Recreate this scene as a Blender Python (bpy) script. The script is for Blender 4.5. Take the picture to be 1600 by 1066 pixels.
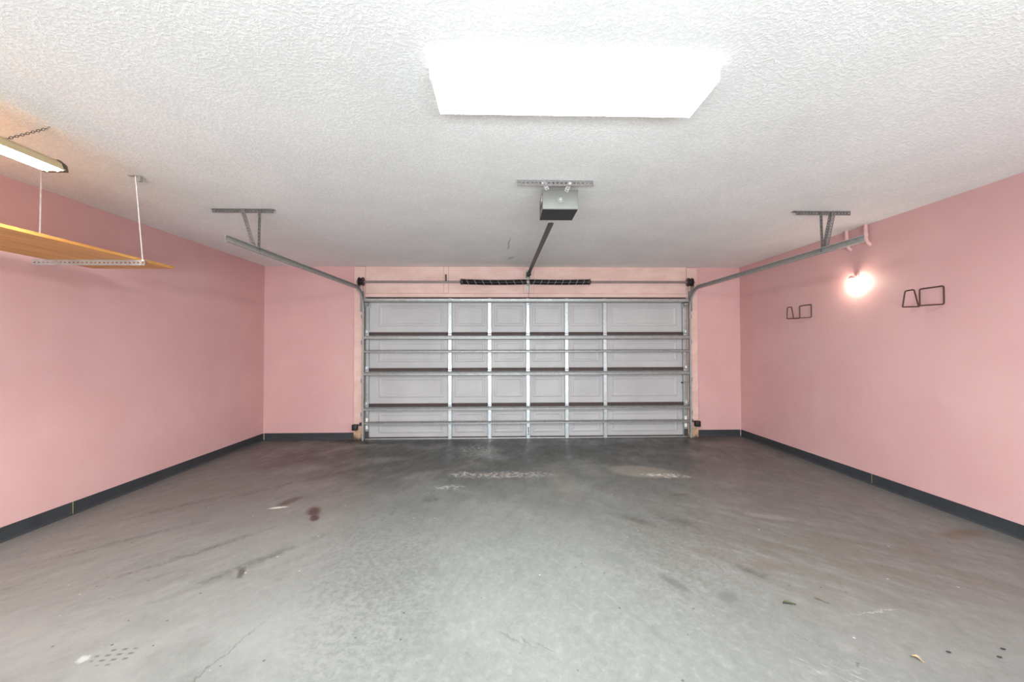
import bpy, bmesh, math, random
from mathutils import Vector, Matrix

random.seed(7)
S = bpy.context.scene
for o in list(bpy.data.objects):
    bpy.data.objects.remove(o)
COL = S.collection

# ------------------------------------------------------------------ camera
CAM_H, FPX = 1.338, 622.0
yaw, pitch, roll = 0.0276, 0.0173, -0.0022
fw = Vector((math.sin(yaw)*math.cos(pitch), math.cos(yaw)*math.cos(pitch), math.sin(pitch)))
rt0 = Vector((math.cos(yaw), -math.sin(yaw), 0))
up0 = rt0.cross(fw)
rt = rt0*math.cos(roll) + up0*math.sin(roll)
up = up0*math.cos(roll) - rt0*math.sin(roll)
cd = bpy.data.cameras.new('camera')
cd.sensor_width = 36.0
cd.lens = FPX/1600*36.0
cd.clip_start = 0.02
cam = bpy.data.objects.new('camera', cd)
COL.objects.link(cam)
cam.matrix_world = Matrix(((rt.x, up.x, -fw.x, 0), (rt.y, up.y, -fw.y, 0), (rt.z, up.z, -fw.z, CAM_H), (0, 0, 0, 1)))
S.camera = cam

# ------------------------------------------------------------------ world, light, exposure
w = bpy.data.worlds.new('world')
S.world = w
w.use_nodes = True
w.node_tree.nodes['Background'].inputs['Color'].default_value = (0.8, 0.88, 1, 1)
w.node_tree.nodes['Background'].inputs['Strength'].default_value = 0.3
S.view_settings.view_transform = 'Standard'
S.view_settings.look = 'None'
S.view_settings.gamma = 1.0
S.view_settings.use_curve_mapping = False
S.view_settings.exposure = 0.78
PANEL_LIGHT = 80.0       # emission of the ceiling diffuser
TUBE_LIGHT = 42.0        # fluorescent tubes over the shelf
BULB_LIGHT = 72.0       # bare bulb on the wall

# wide fill light added behind the camera, in place of bounced flash
def area(name, loc, rot, sx, sy, watts, col):
    ld = bpy.data.lights.new(name, 'AREA')
    ld.shape = 'RECTANGLE'
    ld.size, ld.size_y = sx, sy
    ld.energy = watts
    ld.color = col
    ld.spread = math.radians(150)
    o = bpy.data.objects.new(name, ld)
    COL.objects.link(o)
    o.location = loc
    o.rotation_euler = rot
    return o
area('fill_rear', (0.1, -2.5, 1.0), (math.radians(112), 0, 0), 5.5, 1.6, 222, (0.86, 1.0, 1.02))

# ------------------------------------------------------------------ dimensions
D, XL, XR, H, YR = 5.915, -3.462, 3.612, 2.545, -2.6

# ------------------------------------------------------------------ node helper
class N:
    def __init__(self, name):
        self.m = bpy.data.materials.new(name)
        self.m.use_nodes = True
        self.t = self.m.node_tree
        self.b = self.t.nodes['Principled BSDF']
    def n(self, typ, **kw):
        nd = self.t.nodes.new(typ)
        for k, v in kw.items():
            setattr(nd, k, v)
        return nd
    def put(self, sock, v):
        if v is None:
            return
        if hasattr(v, 'is_linked') or isinstance(v, bpy.types.NodeSocket):
            self.t.links.new(v, sock)
        else:
            if isinstance(v, (tuple, list)) and len(v) == 3 and sock.type == 'RGBA':
                v = (*v, 1)
            sock.default_value = v
    def math(self, op, a, b=None, c=None, clamp=False):
        nd = self.n('ShaderNodeMath', operation=op, use_clamp=clamp)
        self.put(nd.inputs[0], a); self.put(nd.inputs[1], b); self.put(nd.inputs[2], c)
        return nd.outputs[0]
    def vmath(self, op, a, b=None):
        nd = self.n('ShaderNodeVectorMath', operation=op)
        self.put(nd.inputs[0], a); self.put(nd.inputs[1], b)
        return nd.outputs['Value'] if op in ('LENGTH', 'DISTANCE', 'DOT_PRODUCT') else nd.outputs[0]
    def co(self):
        if not hasattr(self, '_co'):
            self._co = self.n('ShaderNodeTexCoord').outputs['Object']
        return self._co
    def mapping(self, vec, loc=(0, 0, 0), rot=(0, 0, 0), scale=(1, 1, 1)):
        nd = self.n('ShaderNodeMapping')
        self.put(nd.inputs['Vector'], vec)
        nd.inputs['Location'].default_value = loc
        nd.inputs['Rotation'].default_value = rot
        nd.inputs['Scale'].default_value = scale
        return nd.outputs[0]
    def aniso(self, rot, sx, sy):
        """coordinates stretched along a direction of the floor plan"""
        return self.mapping(self.mapping(self.co(), rot=(0, 0, -rot)), scale=(sx, sy, 1))
    def noise(self, scale, detail=4, rough=0.55, vec=None, dist=0.0, color=False):
        nd = self.n('ShaderNodeTexNoise')
        self.put(nd.inputs['Vector'], vec if vec is not None else self.co())
        nd.inputs['Scale'].default_value = scale
        nd.inputs['Detail'].default_value = detail
        nd.inputs['Roughness'].default_value = rough
        nd.inputs['Distortion'].default_value = dist
        return nd.outputs['Color' if color else 'Fac']
    def voro(self, scale, vec=None, feature='F1', out='Distance'):
        nd = self.n('ShaderNodeTexVoronoi', feature=feature)
        self.put(nd.inputs['Vector'], vec if vec is not None else self.co())
        nd.inputs['Scale'].default_value = scale
        return nd.outputs[out]
    def ramp(self, v, a, b, lo=0.0, hi=1.0):
        nd = self.n('ShaderNodeMapRange', interpolation_type='SMOOTHSTEP')
        self.put(nd.inputs['Value'], v)
        nd.inputs['From Min'].default_value = a
        nd.inputs['From Max'].default_value = b
        nd.inputs['To Min'].default_value = lo
        nd.inputs['To Max'].default_value = hi
        return nd.outputs[0]
    def mix(self, f, a, b, blend='MIX'):
        nd = self.n('ShaderNodeMix', data_type='RGBA', blend_type=blend)
        self.put(nd.inputs[0], f); self.put(nd.inputs[6], a); self.put(nd.inputs[7], b)
        return nd.outputs[2]
    def bump(self, h, strength=0.3, dist=0.01):
        nd = self.n('ShaderNodeBump')
        self.put(nd.inputs['Height'], h)
        nd.inputs['Strength'].default_value = strength
        nd.inputs['Distance'].default_value = dist
        self.t.links.new(nd.outputs[0], self.b.inputs['Normal'])
    def blob(self, cx, cy, rx, ry, rot=0.0, edge=0.35, vec=None):
        """soft elliptical mask lying on the xy plane, 1 inside"""
        v = self.mapping(vec if vec is not None else self.co(), loc=(-cx, -cy, 0))
        v = self.mapping(v, rot=(0, 0, -rot))
        v = self.mapping(v, scale=(1/rx, 1/ry, 0))
        d = self.vmath('LENGTH', v)
        return self.ramp(d, 1.0 + edge, max(0.0, 1.0 - edge))
    def done(self, col=None, rough=0.5, metal=0.0, spec=0.5):
        self.put(self.b.inputs['Base Color'], col)
        self.put(self.b.inputs['Roughness'], rough)
        self.put(self.b.inputs['Metallic'], metal)
        self.b.inputs['Specular IOR Level'].default_value = spec
        return self.m

def lin(r, g, b):
    f = lambda c: ((c/255+0.055)/1.055)**2.4 if c > 10 else c/255/12.92
    return (f(r), f(g), f(b))

# ------------------------------------------------------------------ materials
def mat_ceiling():
    k = N('ceiling_texture')
    big = k.noise(2.2, 3)
    n1 = k.noise(150, 2, 0.5)
    n2 = k.noise(78, 3, 0.55)
    h = k.math('ADD', k.math('MULTIPLY', n1, 0.35), k.math('MULTIPLY', k.ramp(n2, 0.40, 0.64), 0.9))
    k.bump(h, 0.36, 0.0042)
    c = k.mix(k.ramp(big, 0.3, 0.7), lin(240, 239, 238), lin(246, 245, 244))
    c = k.mix(k.ramp(h, 0.95, 0.25, 0, 0.12), c, lin(150, 148, 145))
    # hairline crack with a small patch, and a yellowed stain near the door
    cr = k.blob(0.118, 4.62, 0.010, 0.26, 0.02, 0.5, k.vmath('ADD', k.co(), k.mapping(k.noise(6, 2, color=True), scale=(0.05, 0, 0))))
    c = k.mix(k.math('MULTIPLY', cr, 0.45), c, lin(120, 115, 110))
    c = k.mix(k.math('MULTIPLY', k.blob(0.13, 5.33, 0.035, 0.09, 0.3, 0.6), 0.35), c, lin(120, 115, 115))
    return k.done(c, 0.9, 0, 0.2)

def mat_pink(name, a, b, rough=0.5, big=1.3):
    k = N(name)
    n = k.noise(big, 4, 0.55)
    n2 = k.noise(4.5, 3, 0.5, k.mapping(k.co(), loc=(3, 1, 7)))
    c = k.mix(k.ramp(n, 0.32, 0.68), lin(*a), lin(*b))
    c = k.mix(k.ramp(n2, 0.55, 0.8, 0, 0.25), c, lin(226, 186, 184))
    # small scuffs and nail holes
    sp = k.ramp(k.voro(2.3, None, 'F1'), 0.016, 0.008)
    c = k.mix(k.math('MULTIPLY', sp, 0.6), c, lin(120, 90, 88))
    k.bump(k.noise(160, 2), 0.12, 0.004)
    return k.done(c, rough, 0, 0.4)

def mat_peach():
    k = N('peach_painted_wood')
    n = k.noise(3, 4, 0.6, k.mapping(k.co(), scale=(1, 1, 2.5)))
    c = k.mix(k.ramp(n, 0.3, 0.7), lin(222, 184, 175), lin(234, 200, 191))
    dirt = k.ramp(k.noise(9, 5, 0.7, k.mapping(k.co(), scale=(0.5, 1, 3))), 0.62, 0.75)
    c = k.mix(k.math('MULTIPLY', dirt, 0.35), c, lin(170, 125, 115))
    sp = k.ramp(k.voro(9, None, 'F1'), 0.07, 0.04)
    c = k.mix(k.math('MULTIPLY', sp, 0.6), c, lin(110, 75, 68))
    # bare and grimy near the floor
    z = k.n('ShaderNodeSeparateXYZ'); k.put(z.inputs[0], k.vmath('ADD', k.co(), k.mapping(k.noise(11, 3, color=True), scale=(0, 0, 0.3))))
    low = k.ramp(z.outputs[2], 0.42, 0.22)
    c = k.mix(low, c, lin(205, 165, 130))
    c = k.mix(k.ramp(z.outputs[2], 0.24, 0.14), c, lin(100, 80, 66))
    k.bump(n, 0.1, 0.004)
    return k.done(c, 0.55, 0, 0.4)

def mat_floor():
    k = N('worn_painted_concrete')
    co = k.co()
    warp = k.vmath('ADD', co, k.mapping(k.noise(2.2, 5, 0.65, color=True), loc=(-0.22, -0.22, 0), scale=(0.45, 0.45, 0)))
    fine = k.vmath('ADD', co, k.mapping(k.noise(13, 4, 0.7, color=True), loc=(-0.05, -0.05, 0), scale=(0.1, 0.1, 0)))
    fine2 = k.vmath('ADD', co, k.mapping(k.noise(24, 4, 0.7, color=True), loc=(-0.02, -0.02, 0), scale=(0.04, 0.04, 0)))
    n1 = k.noise(0.9, 6, 0.6)
    n2 = k.noise(6, 8, 0.72, k.aniso(1.3, 0.7, 1.6))
    n3 = k.noise(26, 4, 0.6)
    c = k.mix(k.ramp(n1, 0.3, 0.7), lin(115, 116, 114), lin(125, 126, 123))
    c = k.mix(k.ramp(n2, 0.42, 0.75, 0, 0.28), c, lin(112, 113, 111))
    c = k.mix(k.ramp(n3, 0.45, 0.75, 0, 0.3), c, lin(146, 148, 145))
    B = k.blob
    def add(mask, col, amt, nz=None):
        nonlocal c
        f = k.math('MULTIPLY', mask, amt)
        if nz is not None:
            f = k.math('MULTIPLY', f, nz)
        c = k.mix(f, c, lin(*col))
    str_n = k.ramp(k.noise(4.5, 9, 0.74, k.aniso(0.75, 0.6, 2.6)), 0.30, 0.66)
    str_m = k.ramp(k.noise(4.5, 9, 0.74, k.aniso(-0.75, 0.6, 2.6)), 0.30, 0.66)
    mid = k.ramp(k.noise(1.7, 6, 0.65), 0.3, 0.6)
    # brushed scratches of the worn paint, in two directions
    for rot_, sc in ((1.15, 1.0), (2.1, 1.6)):
        sn = k.noise(7*sc, 10, 0.85, k.aniso(rot_, 0.9, 2.0), 0.6)
        c = k.mix(k.ramp(sn, 0.5, 0.66, 0, 0.36), c, lin(92, 93, 90))
        c = k.mix(k.ramp(sn, 0.47, 0.32, 0, 0.30), c, lin(158, 160, 157))
    # tracked-in dirt: left side, right side; door strip also has light falloff painted in
    add(B(-2.35, 4.35, 1.5, 1.55, 0.25, 0.5, warp), (118, 112, 107), 0.85, str_n)
    add(B(-2.6, 2.2, 1.3, 0.9, 0.2, 0.6, warp), (150, 149, 147), 0.55, str_n)  # near left painted lighter to offset weaker light
    add(B(-1.9, 1.7, 1.3, 0.45, 0.1, 0.6, warp), (158, 159, 157), 0.55, mid)  # lightened again, evening out the lamp falloff in the colour
    add(B(2.35, 3.9, 1.3, 1.9, -0.2, 0.5, warp), (104, 100, 93), 0.8, str_m)
    add(B(2.2, 2.45, 0.75, 0.35, -0.25, 0.5, warp), (104, 98, 89), 0.6, str_m)
    add(B(0.2, 5.5, 3.4, 1.25, 0, 0.5, warp), (52, 52, 49), 0.9, mid)  # grime plus darkening with distance, put into the colour
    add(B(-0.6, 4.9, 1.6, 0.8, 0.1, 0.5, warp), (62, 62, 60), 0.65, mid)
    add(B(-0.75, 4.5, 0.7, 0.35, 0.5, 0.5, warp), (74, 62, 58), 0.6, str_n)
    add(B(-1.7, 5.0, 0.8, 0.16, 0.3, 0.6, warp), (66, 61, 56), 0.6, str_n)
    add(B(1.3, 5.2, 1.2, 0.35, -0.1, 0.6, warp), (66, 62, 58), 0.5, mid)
    add(B(0.3, 4.6, 2.6, 1.5, 0, 0.55, warp), (72, 73, 70), 0.6, mid)  # mid floor darkened towards the door, falloff mixed with dirt
    add(B(1.9, 3.3, 1.9, 1.2, -0.35, 0.6, warp), (96, 91, 84), 0.5, str_m)
    # dark edge under the left of the door
    add(B(-1.25, 5.72, 0.75, 0.10, 0.03, 0.3, fine), (32, 31, 28), 0.85)
    add(B(-0.55, 5.62, 0.22, 0.16, 0.4, 0.3, fine), (38, 37, 34), 0.7)
    # rubbed, flaking patches
    flk = k.ramp(k.noise(22, 5, 0.75), 0.47, 0.56)
    add(B(-0.30, 5.25, 0.26, 0.28, 0.4, 0.5, fine), (150, 152, 147), 0.85, flk)
    add(B(1.52, 4.28, 0.34, 0.20, -0.25, 0.25, fine), (138, 131, 120), 0.75)
    add(B(1.72, 4.14, 0.22, 0.06, -0.2, 0.4, fine), (205, 201, 192), 0.95, flk)
    add(B(0.0, 4.23, 0.45, 0.06, 0, 0.4, fine), (104, 90, 82), 0.6)
    add(B(0.05, 4.22, 0.55, 0.10, 0, 0.3, fine), (172, 168, 162), 0.8, flk)
    add(B(-0.42, 4.25, 0.10, 0.09, 0, 0.3, fine), (176, 177, 173), 0.8, flk)
    add(B(-0.5, 3.86, 0.13, 0.06, 0, 0.4, fine), (176, 176, 172), 0.85, flk)
    add(B(0.62, 4.05, 0.12, 0.5, 0, 0.6, fine), (130, 120, 111), 0.35)
    gritty = k.ramp(k.noise(30, 6, 0.8), 0.44, 0.60)
    add(B(-0.75, 2.55, 0.38, 1.0, 0.22, 0.6, warp), (78, 80, 77), 0.42, gritty)
    add(B(1.25, 2.75, 0.45, 0.8, -0.5, 0.6, warp), (82, 79, 74), 0.45, gritty)
    add(B(0.2, 2.7, 0.3, 0.5, 0, 0.6, warp), (90, 92, 89), 0.3, gritty)
    # tyre rubs, scuffs and small dark smears
    for cx, cy, rx, ry, a, amt in ((-2.55, 5.1, 0.30, 0.05, 0.35, 0.7), (-2.1, 5.25, 0.12, 0.05, 0.4, 0.8), (-2.5, 4.7, 0.45, 0.03, 0.5, 0.5), (-1.75, 4.35, 0.30, 0.04, 0.45, 0.5),
                                   (-1.3, 4.65, 0.35, 0.07, 0.4, 0.6), (-2.2, 3.9, 0.25, 0.03, 0.5, 0.5), (-2.7, 3.5, 0.35, 0.03, 0.5, 0.45), (-2.6, 2.9, 0.4, 0.03, 0.45, 0.4),
                                   (-2.0, 2.7, 0.45, 0.03, 0.5, 0.4), (-1.55, 2.55, 0.35, 0.04, 0.6, 0.4), (-0.62, 3.55, 0.05, 0.05, 0.2, 0.9), (1.75, 4.95, 0.28, 0.05, -0.35, 0.7),
                                   (2.25, 4.9, 0.32, 0.03, -0.2, 0.5), (1.95, 4.55, 0.25, 0.05, -0.3, 0.5), (1.05, 3.1, 0.12, 0.05, -0.5, 0.5), (1.35, 3.05, 0.15, 0.06, -0.4, 0.45),
                                   (1.5, 2.35, 0.10, 0.03, -0.5, 0.6), (0.45, 5.15, 0.5, 0.12, -0.1, 0.4), (-0.9, 5.05, 0.45, 0.10, 0.15, 0.5)):
        add(B(cx, cy, rx, ry, a+(0.35 if a > 0.3 else -0.35 if a < -0.25 else 0), 0.6, fine), (52, 48, 44), amt, k.ramp(k.noise(12, 5, 0.75), 0.35, 0.6))
    # oil and rust spots
    add(B(-1.535, 3.335, 0.05, 0.10, 0.45, 0.5, fine2), (66, 46, 39), 0.9)
    add(B(-1.472, 3.205, 0.035, 0.06, 0.43, 0.4, fine2), (58, 40, 35), 0.9)
    add(B(-1.85, 3.56, 0.05, 0.11, -0.4, 0.5, fine2), (72, 67, 62), 0.9)
    add(B(-1.87, 3.42, 0.07, 0.018, 0.25, 0.3, fine2), (205, 204, 200), 0.95)
    add(B(1.63, 2.43, 0.10, 0.06, -0.4, 0.5, fine2), (100, 88, 75), 0.5)
    add(B(1.34, 2.60, 0.09, 0.05, -0.3, 0.5, fine2), (98, 88, 78), 0.45)
    add(B(0.74, 2.53, 0.085, 0.07, 0, 0.2), (104, 106, 103), 0.6)
    add(B(3.3, 2.78, 0.2, 0.06, 0.2, 0.5, fine), (98, 84, 66), 0.6)
    add(B(1.62, 3.60, 0.10, 0.02, 0.2, 0.4, fine2), (78, 58, 53), 0.6)
    add(B(2.12, 3.1, 0.16, 0.04, -0.4, 0.4, fine2), (140, 132, 128), 0.5)
    add(B(1.21, 2.13, 0.05, 0.05, 0.4, 0.4, fine2), (86, 87, 85), 0.6)
    add(B(0.98, 2.26, 0.03, 0.09, 0.5, 0.5, fine2), (78, 79, 76), 0.6)
    add(B(-1.55, 2.44, 0.02, 0.06, 0.4, 0.5, fine2), (70, 66, 63), 0.8)
    # scraped paint near the lower right corner of the view
    scr = k.ramp(k.noise(9, 5, 0.7, k.aniso(-0.8, 1, 7)), 0.56, 0.64)
    add(B(1.40, 1.63, 0.22, 0.05, -0.3, 0.5, fine), (170, 170, 166), 0.7, scr)
    # shoe print: rows of small dashes
    pv = k.mapping(co, loc=(1.683, -1.805, 0)); pv = k.mapping(pv, rot=(0, 0, -0.1))
    sx = k.n('ShaderNodeSeparateXYZ'); k.put(sx.inputs[0], pv)
    da = k.math('SINE', k.math('MULTIPLY', sx.outputs[0], 140)); db = k.math('SINE', k.math('MULTIPLY', sx.outputs[1], 210))
    dash = k.math('MULTIPLY', k.ramp(da, -0.1, 0.4), k.ramp(db, 0.1, 0.5))
    add(B(-1.683, 1.805, 0.085, 0.055, 0.1, 0.12), (94, 90, 88), 0.75, dash)
    add(B(-1.80, 1.79, 0.022, 0.02, 0, 0.4, fine2), (190, 190, 188), 0.9)
    # long thin scratches
    for cx, cy, L, a in ((-1.22, 1.75, 0.28, 1.35), (0.05, 1.86, 0.07, -0.7), (0.12, 1.83, 0.05, -0.8), (0.2, 1.80, 0.05, -0.7), (1.4, 1.80, 0.05, -0.9), (0.78, 2.78, 0.08, -0.15), (1.9, 1.98, 0.13, 0.1)):
        add(B(cx, cy, L, 0.004, a, 0.5, fine), (90, 90, 87) if cx < 1.8 else (165, 165, 161), 0.6)
    # specks
    vv = k.voro(11, None, 'F1'); vc = k.n('ShaderNodeSeparateColor'); k.put(vc.inputs[0], k.voro(11, None, 'F1', 'Color'))
    dk = k.math('MULTIPLY', k.ramp(vv, 0.085, 0.05), k.ramp(vc.outputs[0], 0.42, 0.44))
    c = k.mix(k.math('MULTIPLY', dk, 0.75), c, lin(56, 55, 52))
    wk = k.math('MULTIPLY', k.ramp(vv, 0.08, 0.05), k.ramp(vc.outputs[1], 0.80, 0.82))
    c = k.mix(k.math('MULTIPLY', wk, 0.8), c, lin(195, 195, 191))
    vs = k.ramp(k.voro(60, None, 'F1'), 0.16, 0.10)
    c = k.mix(k.math('MULTIPLY', vs, k.ramp(n2, 0.5, 0.7, 0, 0.5)), c, lin(80, 79, 76))
    k.bump(k.math('ADD', n3, k.math('MULTIPLY', n2, 0.7)), 0.12, 0.006)
    rough = k.ramp(n2, 0.3, 0.75, 0.34, 0.52)
    return k.done(c, rough, 0, 0.5)

def mat_plain(name, rgb, rough=0.5, metal=0.0, var=0.08, scale=18, spec=0.5):
    k = N(name)
    n = k.noise(scale, 4, 0.6)
    a = tuple(max(0, c*(1-var)) for c in lin(*rgb)); b = tuple(min(1, c*(1+var)) for c in lin(*rgb))
    return k.done(k.mix(k.ramp(n, 0.3, 0.7), a, b), rough, metal, spec)

def mat_galv(name, rgb, rough=0.38, metal=0.75):
    k = N(name)
    n = k.voro(38, k.mapping(k.co(), scale=(1, 1, 0.8)), 'F1', 'Color')
    s = k.n('ShaderNodeSeparateColor'); k.put(s.inputs[0], n)
    g = k.noise(7, 4, 0.6)
    c = k.mix(s.outputs[0], tuple(v*0.9 for v in lin(*rgb)), tuple(min(1, v*1.08) for v in lin(*rgb)))
    c = k.mix(k.ramp(g, 0.5, 0.8, 0, 0.35), c, tuple(v*0.65 for v in lin(*rgb)))
    return k.done(c, k.math('ADD', k.math('MULTIPLY', s.outputs[1], 0.12), rough), metal)

def mat_wood():
    k = N('varnished_plywood')
    v = k.mapping(k.co(), scale=(9, 0.9, 9))
    n = k.noise(2.2, 6, 0.6, v, 0.6)
    n2 = k.noise(14, 4, 0.6, k.mapping(k.co(), scale=(9, 0.5, 9)))
    c = k.mix(k.ramp(n, 0.3, 0.7), lin(196, 134, 66), lin(226, 168, 92))
    c = k.mix(k.ramp(n2, 0.5, 0.75, 0, 0.35), c, lin(176, 112, 52))
    k.bump(n2, 0.06, 0.003)
    return k.done(c, 0.42)

def mat_emit(name, rgb, strength, base=(0.9, 0.9, 0.9)):
    k = N(name)
    k.b.inputs['Emission Color'].default_value = (*rgb, 1)
    k.b.inputs['Emission Strength'].default_value = strength
    return k.done(base, 0.4)

def mat_door():
    k = N('white_painted_steel_panel')
    n = k.noise(1.6, 4)
    c = k.mix(k.ramp(n, 0.3, 0.7), lin(178, 175, 177), lin(190, 187, 188))
    c = k.mix(k.ramp(k.noise(14, 5, 0.7), 0.6, 0.8, 0, 0.3), c, lin(165, 160, 160))
    return k.done(c, 0.45, 0.0, 0.4)

M = {}
M['ceiling'] = mat_ceiling()
M['wall'] = mat_pink('pink_wall_paint', (215, 168, 167), (220, 176, 174))
M['pipe'] = mat_pink('pink_painted_pipe', (215, 168, 167), (220, 176, 174))
M['peach'] = mat_peach()
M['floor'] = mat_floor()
M['base'] = mat_plain('charcoal_vinyl', (54, 57, 61), 0.45, 0, 0.1, 6)
M['glue'] = mat_plain('dried_glue', (178, 160, 96), 0.6)
M['door'] = mat_door()
M['joint'] = mat_plain('brown_primer', (72, 58, 55), 0.7, 0, 0.15)
M['stile'] = mat_galv('white_galvanised_stile', (190, 192, 195), 0.30, 0.5)
M['strut'] = mat_galv('galvanised_strut', (168, 168, 167), 0.36, 0.6)
M['galv'] = mat_galv('galvanised_track', (160, 157, 153), 0.45, 0.15)
M['angle'] = mat_galv('punched_angle_steel', (112, 110, 110), 0.45, 0.5)
M['anglelight'] = mat_galv('punched_angle_zinc', (188, 184, 182), 0.42, 0.5)
M['dark'] = mat_plain('black_oiled_steel', (36, 30, 29), 0.4, 0.3)
M['cast'] = mat_plain('grey_cast_metal', (84, 78, 78), 0.45, 0.5)
M['shaft'] = mat_galv('steel_tube', (150, 138, 134), 0.4, 0.6)
M['whitepaint'] = mat_plain('white_marking_paint', (190, 186, 184), 0.6)
M['railmat'] = mat_plain('brown_grey_rail_paint', (74, 66, 62), 0.38, 0.4)
M['case'] = mat_plain('grey_painted_case', (102, 101, 98), 0.42, 0.1, 0.04)
M['caseside'] = mat_plain('grey_vented_side', (112, 110, 106), 0.45, 0.1, 0.04)
M['black'] = mat_plain('black_plastic', (30, 31, 32), 0.5, 0, 0.05)
M['lens'] = mat_plain('translucent_white_lens', (150, 150, 147), 0.2)
M['white'] = mat_plain('white_enamel', (226, 224, 220), 0.4, 0, 0.03)
M['label'] = mat_plain('white_sticker', (240, 232, 226), 0.5, 0, 0.04)
M['beige'] = mat_plain('beige_fixture_enamel', (196, 178, 138), 0.42, 0.1, 0.05)
M['browncap'] = mat_plain('brown_end_cap', (78, 66, 48), 0.5)
M['brace'] = mat_galv('punched_brace_steel', (132, 127, 126), 0.45, 0.4)
M['rod'] = mat_galv('bright_zinc_rod', (216, 206, 206), 0.35, 0.5)
M['chain'] = mat_galv('steel_chain', (112, 104, 100), 0.4, 0.6)
M['wood'] = mat_wood()
M['wire'] = mat_plain('brown_coated_wire', (70, 40, 38), 0.45)
M['leaf'] = mat_plain('dried_green_leaf', (72, 78, 44), 0.55, 0, 0.2, 60)
M['leafbrown'] = mat_plain('dry_tan_leaf', (178, 152, 120), 0.6, 0, 0.15, 60)
M['twig'] = mat_plain('dry_twig', (92, 88, 70), 0.7, 0, 0.2, 60)
M['seed'] = mat_plain('dark_grit', (48, 46, 42), 0.7)
M['lamp'] = mat_emit('lit_diffuser', (0.93, 1.0, 1.0), PANEL_LIGHT)
M['lampside'] = mat_emit('lit_prismatic_side', (0.97, 1.0, 0.99), 1.0)
M['tube'] = mat_emit('lit_tube', (1.0, 0.97, 0.92), TUBE_LIGHT)
M['bulb'] = mat_emit('lit_bulb', (1.0, 0.86, 0.68), BULB_LIGHT)
M['outside'] = mat_plain('driveway', (150, 148, 144), 0.8)

# ------------------------------------------------------------------ build helpers
def world_loc(o):
    v = Vector(o.location)
    while o.parent:
        o = o.parent
        v = v + o.location
    return v

def tag(o, label=None, cat=None, group=None, kind=None):
    if label: o['label'] = label
    if cat: o['category'] = cat
    if group: o['group'] = group
    if kind: o['kind'] = kind
    return o

def empty(name, loc, label, cat, group=None, kind=None):
    o = bpy.data.objects.new(name, None)
    o.empty_display_size = 0.05
    COL.objects.link(o)
    o.location = loc
    return tag(o, label, cat, group, kind)

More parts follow.
